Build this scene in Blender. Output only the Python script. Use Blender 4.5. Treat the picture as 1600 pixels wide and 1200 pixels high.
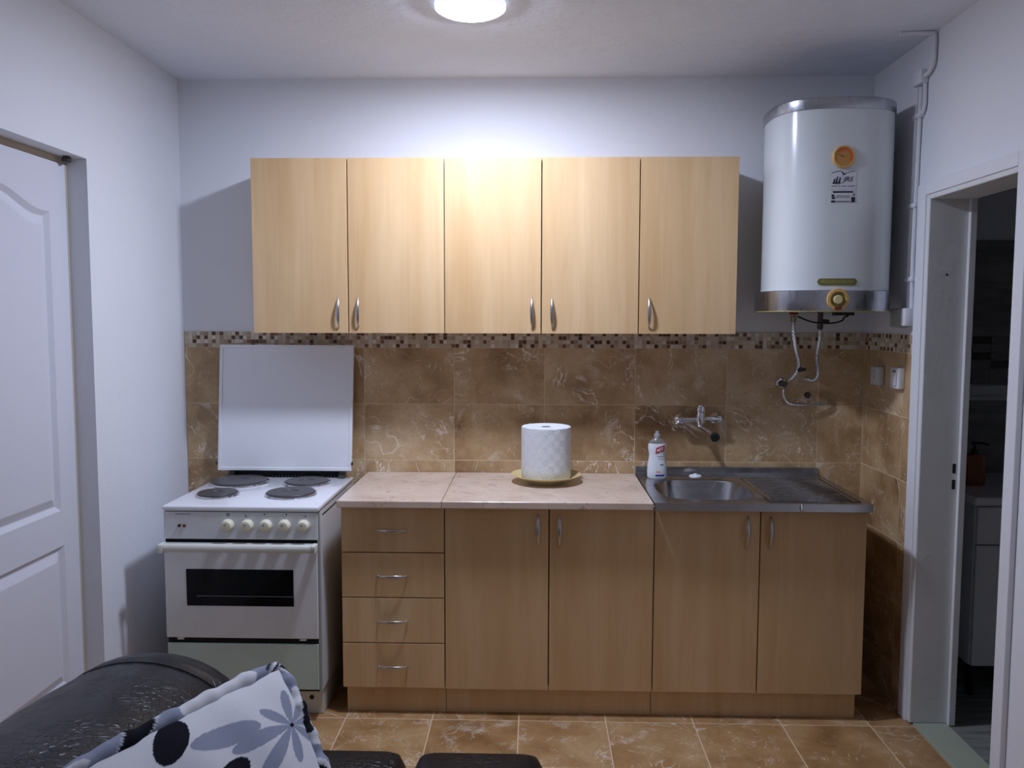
import bpy, bmesh, math, random
from mathutils import Vector, Matrix
random.seed(7)
for o in list(bpy.data.objects): bpy.data.objects.remove(o)
SC = bpy.context.scene
COL = SC.collection
PI = math.pi

# ------------------------------------------------------------------ camera
F_PX, CAM, YAW, PITCH, ROLL = 1301.6, Vector((1.5634, -3.6775, 1.5334)), 0.02768, 0.07724, 0.00219
fwd = Vector((-math.sin(YAW)*math.cos(PITCH), math.cos(YAW)*math.cos(PITCH), -math.sin(PITCH)))
rt = Vector((math.cos(YAW), math.sin(YAW), 0)); up = rt.cross(fwd)
rt, up = rt*math.cos(ROLL)+up*math.sin(ROLL), up*math.cos(ROLL)-rt*math.sin(ROLL)
cam_d = bpy.data.cameras.new('camera'); cam = bpy.data.objects.new('camera', cam_d); COL.objects.link(cam)
cam_d.sensor_fit = 'HORIZONTAL'; cam_d.sensor_width = 36; cam_d.lens = 36*F_PX/1600
cam_d.clip_start = .02
cam.matrix_world = Matrix(((rt.x, up.x, -fwd.x, CAM.x), (rt.y, up.y, -fwd.y, CAM.y), (rt.z, up.z, -fwd.z, CAM.z), (0, 0, 0, 1)))
SC.camera = cam
# ------------------------------------------------------------------ world, exposure (the only lamp is the ceiling lamp, built below)
W = bpy.data.worlds.new('world'); SC.world = W; W.use_nodes = True
W.node_tree.nodes['Background'].inputs[0].default_value = (.02, .022, .028, 1)
W.node_tree.nodes['Background'].inputs[1].default_value = .3
vs = SC.view_settings
SC.display_settings.display_device = 'sRGB'
vs.view_transform = 'Standard'; vs.look = 'None'; vs.exposure = 0.08; vs.gamma = 1; vs.use_curve_mapping = False
LAMP_STRENGTH = 275.0
LAMP_COLOR = (.83, .92, 1.2)

# ------------------------------------------------------------------ material helpers
def S(r, g, b):
    f = lambda c: (c/255/12.92) if c/255 <= .04045 else ((c/255+.055)/1.055)**2.4
    return (f(r), f(g), f(b))
class NT:
    def __init__(s, name):
        s.m = bpy.data.materials.new(name); s.m.use_nodes = True
        s.t = s.m.node_tree; s.b = s.t.nodes['Principled BSDF']
    def n(s, typ, ins=None, **props):
        nd = s.t.nodes.new('ShaderNode'+typ)
        for k, v in props.items(): setattr(nd, k, v)
        for k, v in (ins or {}).items(): s.set(nd.inputs[k], v)
        return nd
    def set(s, inp, v):
        if isinstance(v, bpy.types.NodeSocket): s.t.links.new(v, inp)
        elif hasattr(inp.default_value, '__len__') and len(inp.default_value) == 4 and len(v) == 3: inp.default_value = (*v, 1)
        else: inp.default_value = v
    def p(s, **k):
        names = dict(col='Base Color', rough='Roughness', metal='Metallic', ior='IOR', coat='Coat Weight', trans='Transmission Weight',
                     alpha='Alpha', nrm='Normal', sheen='Sheen Weight', ecol='Emission Color', estr='Emission Strength', spec='Specular IOR Level', crough='Coat Roughness')
        for a, v in k.items(): s.set(s.b.inputs[names[a]], v)
        return s
    def math(s, op, a, b=None, c=None, clamp=False):
        nd = s.t.nodes.new('ShaderNodeMath'); nd.operation = op; nd.use_clamp = clamp
        for i, v in enumerate((a, b, c)):
            if v is not None: s.set(nd.inputs[i], v)
        return nd.outputs[0]
    def noise(s, vec, scale, detail=3, rough=.55, dist=0):
        return s.n('TexNoise', {'Vector': vec, 'Scale': scale, 'Detail': detail, 'Roughness': rough, 'Distortion': dist}).outputs['Fac']
    def ramp(s, fac, stops):
        r = s.n('ValToRGB', {'Fac': fac}); e = r.color_ramp.elements
        while len(e) < len(stops): e.new(.5)
        for el, (p, c) in zip(e, stops): el.position = p; el.color = (*c, 1)
        return r.outputs[0]
    def mix(s, fac, a, b, mode='MIX'):
        nd = s.t.nodes.new('ShaderNodeMix'); nd.data_type = 'RGBA'; nd.blend_type = mode
        s.set(nd.inputs[0], fac); s.set(nd.inputs[6], a); s.set(nd.inputs[7], b)
        return nd.outputs[2]
    def rng(s, v, a, b, c, d):
        return s.n('MapRange', {'Value': v, 'From Min': a, 'From Max': b, 'To Min': c, 'To Max': d}).outputs[0]
    def bump(s, h, strength=.3, dist=.01):
        s.p(nrm=s.n('Bump', {'Height': h, 'Strength': strength, 'Distance': dist}).outputs[0]); return s
    def oc(s): return s.n('TexCoord').outputs['Object']
    def rnd(s): return s.n('ObjectInfo').outputs['Random']
    def oc_rand(s, k=31.):
        r = s.rnd()
        c = s.n('CombineXYZ', {0: s.math('MULTIPLY', r, k), 1: s.math('MULTIPLY', r, k*.63), 2: s.math('MULTIPLY', r, k*1.37)}).outputs[0]
        return s.n('VectorMath', {0: s.oc(), 1: c}, operation='ADD').outputs[0]
    def scale(s, v, sc):
        return s.n('VectorMath', {0: v, 1: sc}, operation='MULTIPLY').outputs[0]
def plain(name, col, rough=.5, metal=0, **k):
    return NT(name).p(col=col, rough=rough, metal=metal, **k).m

def wall_paint(name, col, k=.25, stain=.06):
    t = NT(name); v = t.oc()
    n = t.noise(v, 2.2, 4); c = t.mix(t.rng(n, .35, .65, 0, stain*4), col, tuple(x*.86 for x in col))
    t.p(col=c, rough=.75, spec=.25)
    h = t.math('ADD', t.math('MULTIPLY', t.noise(v, 9, 3), 1.0), t.math('MULTIPLY', t.noise(v, 60, 3), .25))
    return t.bump(h, k, .012).m
MAT = {}
MAT['wall'] = wall_paint('wall_paint', (.80, .815, .85), .16, .02)
MAT['ceiling'] = wall_paint('ceiling_plaster', (.85, .89, .97), .8, .07)
MAT['door'] = wall_paint('door_paint', (.70, .71, .77), .08, .03)
MAT['frame'] = wall_paint('frame_paint', (.74, .75, .74), .25, .08)
MAT['trimwhite'] = wall_paint('trim_paint', (.78, .79, .82), .12, .02)

def marble(name, dark, mid, light, vein, rough, k=31.):
    t = NT(name); v = t.oc_rand(k)
    n = t.noise(v, 6.5, 6, .62); n2 = t.noise(v, 2.6, 2, .5)
    f = t.math('ADD', t.math('MULTIPLY', n, .55), t.math('MULTIPLY', n2, .45))
    c = t.ramp(f, [(.34, dark), (.5, mid), (.66, light)])
    sp = t.noise(v, 90, 3, .7)
    c = t.mix(t.rng(sp, .52, .72, 0, .35), c, tuple(x*.6 for x in mid))
    for sc, w, off, thr, st in ((3.1, .009, 3.3, .50, .95), (6.5, .012, 9.1, .53, .6), (1.7, .004, 5.5, .47, .8)):
        vv = t.n('VectorMath', {0: v, 1: (off, off*.7, off*1.9)}, operation='ADD').outputs[0]
        l = t.rng(t.math('ABSOLUTE', t.math('SUBTRACT', t.noise(vv, sc, 4, .6, 1.4), .5)), 0, w, 1, 0)
        msk = t.rng(t.noise(vv, sc*1.9, 2), thr, thr+.1, 0, st)
        c = t.mix(t.math('MULTIPLY', l, msk, clamp=True), c, vein)
    cl = t.rng(t.noise(v, 7.7, 5, .7, .6), .58, .74, 0, .55)
    c = t.mix(cl, c, vein)
    t.p(col=c, rough=t.rng(n, .3, .7, rough, rough+.15), spec=.45)
    return t.bump(sp, .05, .004).m
MAT['tile'] = marble('brown_marble_tile', S(142, 108, 70), S(188, 156, 114), S(216, 190, 152), S(246, 236, 220), .27)
MAT['floor_tile'] = marble('floor_marble_tile', S(138, 100, 58), S(174, 134, 88), S(198, 164, 120), S(230, 214, 190), .33)
MAT['grout'] = plain('grout', S(214, 190, 156), .9)
MAT['floor_grout'] = plain('floor_grout', S(222, 194, 160), .9)

def wood(name):
    t = NT(name); v = t.oc_rand(17.)
    g = t.noise(t.scale(v, (1, 1, .05)), 62, 3, .6); g2 = t.noise(t.scale(v, (1, 1, .10)), 9, 3, .55, .5)
    rings = t.n('TexWave', {'Vector': t.scale(v, (1, 1, .16)), 'Scale': 2.3, 'Distortion': 7.0, 'Detail': 2.0, 'Detail Scale': 1.6}, wave_type='BANDS', bands_direction='X').outputs['Fac']
    c = t.ramp(g2, [(.3, S(205, 167, 119)), (.7, S(222, 189, 144))])
    c = t.mix(t.rng(g, .5, .75, 0, .18), c, S(178, 136, 92))
    c = t.mix(t.rng(rings, .75, 1, 0, .08), c, S(186, 146, 100))
    t.p(col=c, rough=.42, spec=.4)
    return t.bump(g, .06, .002).m
MAT['wood'] = wood('beech_laminate')
MAT['carcass'] = plain('cabinet_carcass', S(198, 160, 116), .6)
t = NT('cut_edge'); t.p(col=S(90, 60, 38), rough=.8); MAT['cut_edge'] = t.m

def stone():
    t = NT('beige_stone_worktop'); v = t.oc_rand(9.)
    n = t.noise(v, 7, 5, .6)
    c = t.ramp(n, [(.3, S(206, 182, 162)), (.7, S(224, 204, 186))])
    l = t.rng(t.math('ABSOLUTE', t.math('SUBTRACT', t.noise(t.scale(v, (.6, 1, 1)), 9, 4, .6, 1.2), .5)), 0, .010, 1, 0)
    c = t.mix(t.math('MULTIPLY', l, t.rng(t.noise(v, 13, 2), .52, .62, 0, .9)), c, S(138, 112, 96))
    d = t.rng(t.noise(t.scale(v, (.7, 1, 1)), 42, 3, .6), 0.62, .70, 0, .55)
    c = t.mix(d, c, S(150, 124, 106))
    return t.p(col=c, rough=.25, spec=.5).m
MAT['stone'] = stone()
def steel(name, col, rough, b=.1):
    t = NT(name); v = t.oc()
    n = t.noise(t.scale(v, (1, 12, 1)), 14, 4)
    t.p(col=col, metal=1, rough=t.rng(n, .3, .7, rough*.8, rough*1.5))
    return t.bump(t.noise(v, 16, 3), b, .004).m
MAT['steel'] = steel('sink_steel', (.44, .44, .45), .20, .04)
MAT['band'] = steel('brushed_band', (.46, .47, .50), .28, .0)
MAT['chrome'] = plain('chrome', (.78, .78, .80), .09, 1)
MAT['nickel'] = NT('brushed_nickel').p(col=(.56, .54, .51), metal=1, rough=.3).m
MAT['hose'] = None
t = NT('braided_steel'); w = t.n('TexWave', {'Vector': t.oc(), 'Scale': 120., 'Distortion': 0.}, bands_direction='DIAGONAL').outputs['Fac']
t.p(col=(.5, .5, .48), metal=.9, rough=.35).bump(w, .6, .002); MAT['hose'] = t.m
MAT['enamel'] = plain('white_enamel', (.85, .86, .89), .16, coat=.3)
t = NT('aged_enamel'); n = t.noise(t.oc(), 5, 5, .65)
t.p(col=t.ramp(n, [(.3, (.70, .72, .72)), (.7, (.78, .79, .79))]), rough=.3); MAT['stove_front'] = t.m
t = NT('greenish_enamel'); n = t.noise(t.oc(), 7, 5, .7)
t.p(col=t.ramp(n, [(.3, (.48, .60, .53)), (.7, (.55, .66, .59))]), rough=.35); MAT['stove_drawer'] = t.m
t = NT('stained_plinth'); n = t.noise(t.oc(), 9, 5, .7)
t.p(col=t.ramp(n, [(.3, (.60, .58, .48)), (.7, (.70, .68, .60))]), rough=.4); MAT['stove_plinth'] = t.m
MAT['boiler'] = plain('boiler_enamel', (.70, .74, .74), .2, coat=.2)
MAT['iron'] = NT('cast_iron').p(col=(.055, .052, .055), rough=.42).m
MAT['black'] = plain('black_plastic', (.012, .012, .013), .4)
MAT['blackgap'] = plain('dark_gap', (.01, .01, .01), .9)
MAT['ivory'] = plain('ivory_plastic', (.80, .76, .58), .35)
MAT['handle_ivory'] = plain('handle_cream', (.74, .75, .68), .35)
MAT['ovenglass'] = plain('oven_glass', (.004, .005, .007), .08, spec=.22)
MAT['white_pl'] = plain('white_plastic', (.80, .81, .84), .35)
MAT['grey_pl'] = plain('grey_plastic', (.34, .37, .35), .5)
MAT['ink'] = plain('black_ink', (.012, .013, .02), .6)
MAT['softink'] = plain('grey_ink', (.22, .23, .27), .6)
MAT['paper_lbl'] = plain('white_label', (.68, .69, .72), .5)
MAT['red'] = plain('red_print', S(190, 28, 38), .4)
MAT['blue'] = plain('blue_print', S(38, 46, 150), .4)
MAT['green'] = plain('green_print', S(40, 110, 60), .4)
MAT['orangeprint'] = plain('orange_print', S(225, 150, 110), .4)
MAT['amber'] = plain('amber_plastic', S(196, 140, 72), .35)
MAT['amber2'] = plain('amber_ring', S(218, 172, 100), .35)
MAT['darkred'] = plain('dark_red', S(120, 44, 20), .5)
MAT['olive'] = plain('olive_nameplate', S(128, 124, 62), .4, .3)
MAT['gold'] = plain('pale_gold_letters', S(186, 176, 116), .4, .3)
MAT['brass'] = plain('aged_brass', (.38, .31, .20), .35, .9)
MAT['gunmetal'] = plain('dark_fitting', (.09, .085, .08), .45, .7)
MAT['plate'] = plain('cream_ceramic', S(226, 206, 150), .25)
MAT['liquid'] = plain('milky_bottle', (.80, .83, .86), .3)
MAT['clear'] = NT('clear_plastic').p(col=(.62, .62, .58), rough=.15, trans=.75, ior=1.25).m

def towel():
    t = NT('embossed_paper'); uv = t.n('TexCoord').outputs['UV']
    s = t.n('SeparateXYZ', {0: uv}); a = .052
    d = t.math('ADD', t.math('PINGPONG', s.outputs[0], a/2), t.math('PINGPONG', s.outputs[1], a/2))
    h = t.math('SINE', t.math('MULTIPLY', d, 2*PI/.0085))
    t.p(col=(.90, .91, .92), rough=.9, spec=.1)
    return t.bump(h, .6, .006).m
MAT['towel'] = towel()
MAT['towel_top'] = plain('paper_end', (.84, .86, .88), .95)
def leather():
    t = NT('black_leather'); v = t.oc()
    wv = t.n('VectorMath', {0: v, 1: t.scale(t.n('TexNoise', {'Vector': v, 'Scale': 9., 'Detail': 3.}).outputs['Color'], (.09, .09, .09))}, operation='ADD').outputs[0]
    e = t.n('TexVoronoi', {'Vector': wv, 'Scale': 48.}, feature='DISTANCE_TO_EDGE').outputs['Distance']
    crease = t.rng(e, 0, .10, 0, 1)
    msk = t.rng(t.noise(v, 5, 2), .42, .58, 0, 1)
    h = t.math('ADD', t.math('MULTIPLY', t.math('MULTIPLY', crease, msk), .9), t.math('MULTIPLY', t.noise(v, 120, 3), .22))
    h = t.math('ADD', h, t.math('MULTIPLY', t.noise(v, 14, 3), .6))
    t.p(col=(.006, .007, .010), rough=t.rng(t.noise(v, 12, 3), .3, .7, .30, .44), spec=.38)
    return t.bump(h, .42, .004).m
MAT['leather'] = leather()
def attr_mat(name, rough, bumpk=0, spec=.4):
    t = NT(name); a = t.n('Attribute', attribute_name='Col')
    t.p(col=a.outputs['Color'], rough=rough, spec=spec)
    if bumpk: t.bump(t.noise(t.oc(), 300, 2), bumpk, .002)
    return t.m
MAT['mosaic'] = attr_mat('mosaic_chips', .25)
MAT['pillow'] = attr_mat('printed_fleece', .9, .3, .1)

# ------------------------------------------------------------------ mesh helpers
ORG = {}
def thing(name, loc, label=None, cat=None, group=None, kind=None):
    o = bpy.data.objects.new(name, None); COL.objects.link(o); o.location = loc; o.empty_display_size = .05
    ORG[o.name] = Vector(loc); return tag(o, label, cat, group, kind)
def tag(o, label=None, cat=None, group=None, kind=None):
    for k, v in (('label', label), ('category', cat), ('group', group), ('kind', kind)):
        if v: o[k] = v
    return o
def obj(name, bm, mat, parent=None, smooth=False, origin=None, label=None):
    """bm in world coordinates -> one mesh object"""
    off = ORG[parent.name] if parent and parent.name in ORG else Vector((0, 0, 0))
    o_loc = Vector(origin) if origin else off.copy() if parent else Vector((0, 0, 0))
    if isinstance(bm, bmesh.types.BMesh):
        bmesh.ops.translate(bm, verts=bm.verts, vec=-o_loc)
        bmesh.ops.recalc_face_normals(bm, faces=bm.faces)
        me = bpy.data.meshes.new(name); bm.to_mesh(me); bm.free()
    else:
        me = bm; me.transform(Matrix.Translation(-o_loc))
    if mat:
        for m in (mat if isinstance(mat, (list, tuple)) else [mat]): me.materials.append(m)
    if smooth:
        me.polygons.foreach_set('use_smooth', [True]*len(me.polygons))
        if hasattr(me, 'set_sharp_from_angle'): me.set_sharp_from_angle(angle=math.radians(38))
    o = bpy.data.objects.new(name, me); COL.objects.link(o)
    o.location = o_loc - off if parent else o_loc
    if parent: o.parent = parent
    ORG[o.name] = o_loc
    if label: o['label'] = label
    return o
def link_copy(name, me, parent, loc):
    o = bpy.data.objects.new(name, me); COL.objects.link(o); o.parent = parent
    o.location = Vector(loc) - (ORG[parent.name] if parent else Vector()); ORG[o.name] = Vector(loc); return o
def B(): return bmesh.new()
def box(bm, x0, x1, y0, y1, z0, z1, bev=0, seg=2):
    v = [bm.verts.new((x, y, z)) for x in (x0, x1) for y in (y0, y1) for z in (z0, z1)]
    fs = [bm.faces.new([v[i] for i in q]) for q in ((0, 1, 3, 2), (4, 6, 7, 5), (0, 4, 5, 1), (2, 3, 7, 6), (0, 2, 6, 4), (1, 5, 7, 3))]
    if bev:
        es = list({e for f in fs for e in f.edges})
        bmesh.ops.bevel(bm, geom=es, offset=bev, segments=seg, affect='EDGES', profile=.5)
    return bm
def mbox(*a, **k): return box(B(), *a, **k)
def loft(bm, rings, closed=True, cap0=True, cap1=True):
    R = [[bm.verts.new(p) for p in r] for r in rings]; n = len(R[0])
    for a, b in zip(R, R[1:]):
        for i in range(n if closed else n-1):
            j = (i+1) % n; bm.faces.new((a[i], a[j], b[j], b[i]))
    if cap0: bm.faces.new(R[0][::-1])
    if cap1: bm.faces.new(R[-1])
    return R
def circle(c, r, n=24, ax='Z', r2=None, ph=0):
    r2 = r if r2 is None else r2; out = []
    for i in range(n):
        a = 2*PI*i/n+ph; u, v = r*math.cos(a), r2*math.sin(a)
        out.append({'Z': (c[0]+u, c[1]+v, c[2]), 'Y': (c[0]+u, c[1], c[2]+v), 'X': (c[0], c[1]+u, c[2]+v)}[ax])
    return out
def lathe(bm, c, prof, n=32, ax='Z', cap0=True, cap1=True):
    """prof: list of (radius, height along axis)"""
    rings = []
    for r, h in prof:
        cc = {'Z': (c[0], c[1], c[2]+h), 'Y': (c[0], c[1]+h, c[2]), 'X': (c[0]+h, c[1], c[2])}[ax]
        rings.append(circle(cc, max(r, 1e-4), n, ax))
    loft(bm, rings, True, cap0, cap1); return bm
def smooth_path(pts, sub=6):
    P = [Vector(p) for p in pts]; out = []
    for i in range(len(P)-1):
        p0 = P[max(i-1, 0)]; p1 = P[i]; p2 = P[i+1]; p3 = P[min(i+2, len(P)-1)]
        for k in range(sub):
            t = k/sub
            out.append(.5*((2*p1)+(p2-p0)*t+(2*p0-5*p1+4*p2-p3)*t*t+(3*p1-p0-3*p2+p3)*t**3))
    out.append(P[-1]); return out
def tube(bm, pts, r, n=10, sub=6, smooth=True):
    P = smooth_path(pts, sub) if smooth and len(pts) > 2 else [Vector(p) for p in pts]
    rings = []; prev = None
    for i, p in enumerate(P):
        d = (P[min(i+1, len(P)-1)]-P[max(i-1, 0)]).normalized()
        if prev is None: prev = d.cross(Vector((0, 0, 1)) if abs(d.z) < .9 else Vector((1, 0, 0))).normalized()
        a = (prev-d*prev.dot(d)).normalized(); b = d.cross(a); prev = a
        rr = r(i/(len(P)-1)) if callable(r) else r
        rings.append([p+a*rr*math.cos(2*PI*k/n)+b*rr*math.sin(2*PI*k/n) for k in range(n)])
    loft(bm, rings); return bm
def superell(cx, cy, a, b, z, n=2.6, N=64):
    out = []
    for i in range(N):
        t = 2*PI*i/N; c, s = math.cos(t), math.sin(t)
        out.append((cx+a*math.copysign(abs(c)**(2/n), c), cy+b*math.copysign(abs(s)**(2/n), s), z))
    return out
def text_mesh(txt, w, h, place, shear=0, bold=0):
    cu = bpy.data.curves.new('t', 'FONT'); cu.body = txt; cu.offset = bold; cu.resolution_u = 3
    ob = bpy.data.objects.new('t', cu); COL.objects.link(ob); bpy.context.view_layer.update()
    me = bpy.data.meshes.new_from_object(ob.evaluated_get(bpy.context.evaluated_depsgraph_get()))
    bpy.data.objects.remove(ob); bpy.data.curves.remove(cu)
    xs = [v.co.x for v in me.vertices]; ys = [v.co.y for v in me.vertices]
    x0, x1, y0, y1 = min(xs), max(xs), min(ys), max(ys)
    for v in me.vertices:
        x = (v.co.x-x0)/(x1-x0)*w-w/2; y = (v.co.y-y0)/(y1-y0)*h-h/2
        v.co = place(x+shear*y, y)
    return me
def quadstrip(bm, pts, w, place):
    """flat stroke along 2-D points, w(t) width"""
    n = len(pts); L = []
    for i, p in enumerate(pts):
        a = pts[max(i-1, 0)]; b = pts[min(i+1, n-1)]; dx, dy = b[0]-a[0], b[1]-a[1]; l = math.hypot(dx, dy) or 1
        hw = w(i/(n-1))/2; L.append((bm.verts.new(place(p[0]-dy/l*hw, p[1]+dx/l*hw)), bm.verts.new(place(p[0]+dy/l*hw, p[1]-dx/l*hw))))
    for (a, b), (c, d) in zip(L, L[1:]): bm.faces.new((a, b, d, c))

# ------------------------------------------------------------------ ROOM
H, XR, YR = 2.572, 3.005, -4.1
def struct(name, bm, mat, label, parent=None):
    o = obj(name, bm, mat, parent)
    return tag(o, label, 'wall' if name.startswith('wall') else name.split('_')[0], kind='structure')
floor = struct('floor', mbox(-.2, XR, YR-.1, .05, -.05, -.0008), MAT['floor_grout'], 'brown marbled ceramic tile floor with pale grout in front of the cabinets')
ceiling = struct('ceiling', mbox(-.25, 4.75, YR-.1, .35, H, H+.06), MAT['ceiling'], 'rough white plastered ceiling above the kitchen')
wall_back = struct('wall_back', mbox(-.2, XR+.13, 0, .1, 0, H), MAT['wall'], 'white kitchen wall behind the cabinets with brown marble tile backsplash')
bm = B()   # left wall with a door opening
for a in ((-.2, 0, -.77, 0, 0, H), (-.2, 0, -1.6, -.77, 2.088, H), (-.2, 0, YR, -1.6, 0, H)): box(bm, *a)
wall_left = struct('wall_left', bm, MAT['wall'], 'white plaster wall with a recessed panelled door beside the stove')
bm = B()   # right wall with a door opening into the bathroom
for a in ((XR, XR+.13, -.50, 0, 0, H), (XR, XR+.13, -1.18, -.50, 2.03, H), (XR, XR+.13, YR, -1.18, 0, H)): box(bm, *a)
wall_right = struct('wall_right', bm, MAT['wall'], 'white wall on the right with the open bathroom doorway')
struct('wall_rear', mbox(-.2, XR+.13, YR-.1, YR, 0, H), MAT['wall'], 'plain white wall closing the room behind the sofa')

# --- wall tiles, 40 x 25 cm, each its own piece
def tile_bm(w, h, axis):
    b = B(); g = .0012
    if axis == 'Y': box(b, -w/2+g, w/2-g, -.005, 0, -h/2+g, h/2-g, .0012, 1)
    elif axis == 'X': box(b, -.005, 0, -w/2+g, w/2-g, -h/2+g, h/2-g, .0012, 1)
    else: box(b, -w/2+.002, w/2-.002, -h/2+.002, h/2-.002, -.003, 0, .0010, 1)
    return b
CACHE = {}
def put_tile(parent, axis, w, h, c, mat):
    k = (axis, round(w, 3), round(h, 3), mat)
    if k not in CACHE:
        me = bpy.data.meshes.new('tile'); b = tile_bm(w, h, axis); bmesh.ops.recalc_face_normals(b, faces=b.faces); b.to_mesh(me); b.free(); me.materials.append(MAT[mat]); CACHE[k] = me
    return link_copy('tile', CACHE[k], parent, c)
obj('grout_bed', mbox(0.002, XR-.002, -.0043, -.0002, 0.0, 1.478), MAT['grout'], wall_back)
obj('grout_bed', mbox(XR-.0043, XR-.0002, -.475, -.001, 0.0, 1.478), MAT['grout'], wall_right)
rows = [(0, .158), (.158, .408), (.408, .658), (.658, .908), (.908, 1.158), (1.158, 1.408)]
cols = [(.002, .405), (.405, .805), (.805, 1.205), (1.205, 1.605), (1.605, 2.005), (2.005, 2.405), (2.405, 2.805), (2.805, 3.0)]
for z0, z1 in rows:
    for x0, x1 in cols: put_tile(wall_back, 'Y', x1-x0, z1-z0, ((x0+x1)/2, 0, (z0+z1)/2), 'tile')
    for y0, y1 in ((-.395, -.006), (-.475, -.395)): put_tile(wall_right, 'X', y1-y0, z1-z0, (XR, (y0+y1)/2, (z0+z1)/2), 'tile')
# --- mosaic band: chips of 6 px, real chips joined into one part per wall
def mosaic(parent, n, start, axis):
    b = B(); lay = b.loops.layers.float_color.new('Col'); p = .0175
    pal = [(S(206, 193, 172), 9), (S(192, 178, 156), 9), (S(222, 212, 196), 5), (S(172, 152, 128), 5), (S(96, 64, 44), 3.0), (S(70, 48, 36), 2.0), (S(128, 92, 68), 2.5), (S(222, 212, 196), 2.5)]
    cs, ws = zip(*pal)
    for i in range(n):
        for j in range(4):
            c = random.choices(cs, ws)[0]; k = random.uniform(.88, 1.1)
            a0 = start+i*p+.0009; a1 = start+(i+1)*p-.0009; z0 = 1.408+j*p+.0009; z1 = z0+p-.0018; d = random.uniform(.0048, .0060)
            nf = len(b.faces)
            if axis == 'Y': box(b, a0, a1, -d, -.003, z0, z1)
            else: box(b, XR-d, XR-.003, -a1, -a0, z0, z1)
            b.faces.ensure_lookup_table()
            for f in b.faces[nf:]:
                for l in f.loops: l[lay] = (c[0]*k, c[1]*k, c[2]*k, 1)
    o = obj('mosaic_band', b, MAT['mosaic'], parent); o['kind'] = 'stuff'; o['label'] = 'narrow band of small beige and brown mosaic chips'
mosaic(wall_back, 171, .003, 'Y'); mosaic(wall_right, 26, .008, 'X')
# --- floor tiles, 33 cm
X0F, Y0F, P = .8397-2/3, -.592, 1/3
x_edges = [.0]+[X0F+i*P for i in range(9)]+[XR]
y_edges = [0, Y0F+P]+[Y0F-i*P for i in range(11)]+[YR]
x_edges = [e for e in x_edges if e <= XR]
for xa, xb in zip(x_edges, x_edges[1:]):
    for ya, yb in zip(y_edges, y_edges[1:]):
        if xb-xa > .02 and ya-yb > .02: put_tile(floor, 'Z', xb-xa, ya-yb, ((xa+xb)/2, (ya+yb)/2, 0), 'floor_tile')

# ------------------------------------------------------------------ LEFT DOOR (door_1)
def panel_outline(y0, y1, z0, z1, arch, inset, n=24):
    y0 += inset; y1 -= inset; z0 += inset; z1 -= inset
    pts = [(y0, z0), (y1, z0)]
    for i in range(n+1):
        t = i/n; y = y1+(y0-y1)*t; s = abs(2*t-1)
        k = 0 if s > .86 else .5*(1+math.cos(PI*s/.86))
        pts.append((y, z1+arch*k))
    return pts
DX = -.07
door = tag(thing('door_1', (DX-.02, -1.165, .012), kind='structure'), 'white moulded door with an arched upper panel in the left wall', 'door')
y0d, y1d, z0d, z1d = -1.572, -.785, .012, 2.064
bm = B()
outer = [bm.verts.new((DX, y, z)) for y, z in ((y0d, z0d), (y1d, z0d), (y1d, z1d), (y0d, z1d))]
edges = [bm.edges.new((outer[i], outer[(i+1) % 4])) for i in range(4)]
specs = ((-1.44, -.888, .872, 1.892, .055), (-1.44, -.876, .25, .748, 0))
for y0, y1, z0, z1, ar in specs:
    ring = [bm.verts.new((DX, y, z)) for y, z in panel_outline(y0, y1, z0, z1, ar, 0)]
    edges += [bm.edges.new((ring[i], ring[(i+1) % len(ring)])) for i in range(len(ring))]
bmesh.ops.triangle_fill(bm, use_beauty=True, edges=edges)
back = [bm.verts.new((DX-.038, v.co.y, v.co.z)) for v in outer]
for i in range(4): bm.faces.new((outer[i], outer[(i+1) % 4], back[(i+1) % 4], back[i]))
bm.faces.new(back)
obj('leaf', bm, MAT['door'], door)
for y0, y1, z0, z1, ar in specs:
    b = B()
    rg = [[(DX+d, y, z) for y, z in panel_outline(y0, y1, z0, z1, ar, i)] for i, d in ((0, 0), (.004, -.003), (.016, -.012), (.020, -.012), (.046, -.001), (.050, 0))]
    loft(b, rg, True, False, True)
    obj('panel', b, MAT['door'], door)
bm = B(); lathe(bm, (-.045, -.815, 2.068), [(.012, 0), (.015, .004), (.015, .014), (.010, .018)], 14)
obj('door_stop', bm, MAT['gunmetal'], door, True)
bm = B(); box(bm, -.12, DX-.001, -.785, -.7705, 0, 2.087); box(bm, -.12, DX-.001, -1.59, -.785, 2.066, 2.087)
struct('trim_1', bm, plain('bare_beige_frame', (.50, .44, .35), .7), 'narrow beige door frame in the recess around the left door')

# ------------------------------------------------------------------ RIGHT DOORWAY trim
tr = tag(thing('trim_2', (XR, -.84, 0), kind='structure'), 'white painted wooden frame around the open bathroom doorway', 'door frame')
FX = XR-.018
for nm, a in (('architrave', (FX, XR, -.548, -.484, 0, 2.034)), ('architrave', (FX, XR, -1.188, -1.133, 0, 2.034)), ('architrave', (FX, XR, -1.133, -.548, 1.99, 2.034))):
    obj(nm, mbox(*a, bev=.003), MAT['trimwhite'], tr)
for nm, a in (('jamb', (XR-.012, XR+.150, -.572, -.500, .004, 2.0)), ('jamb', (XR-.012, XR+.150, -1.18, -1.150, .004, 2.0)), ('head_jamb', (XR-.012, XR+.150, -1.150, -.572, 1.972, 2.029))):
    obj(nm, mbox(*a, bev=.004), MAT['frame'], tr)
obj('door_stop_strip', mbox(XR+.128, XR+.152, -.590, -.572, .004, 1.972, bev=.002), MAT['frame'], tr)
for z in (.985, .925): obj('strike_plate_slot', mbox(XR+.110, XR+.122, -.5735, -.570, z-.018, z+.018, bev=.001), MAT['blackgap'], tr)
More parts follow.
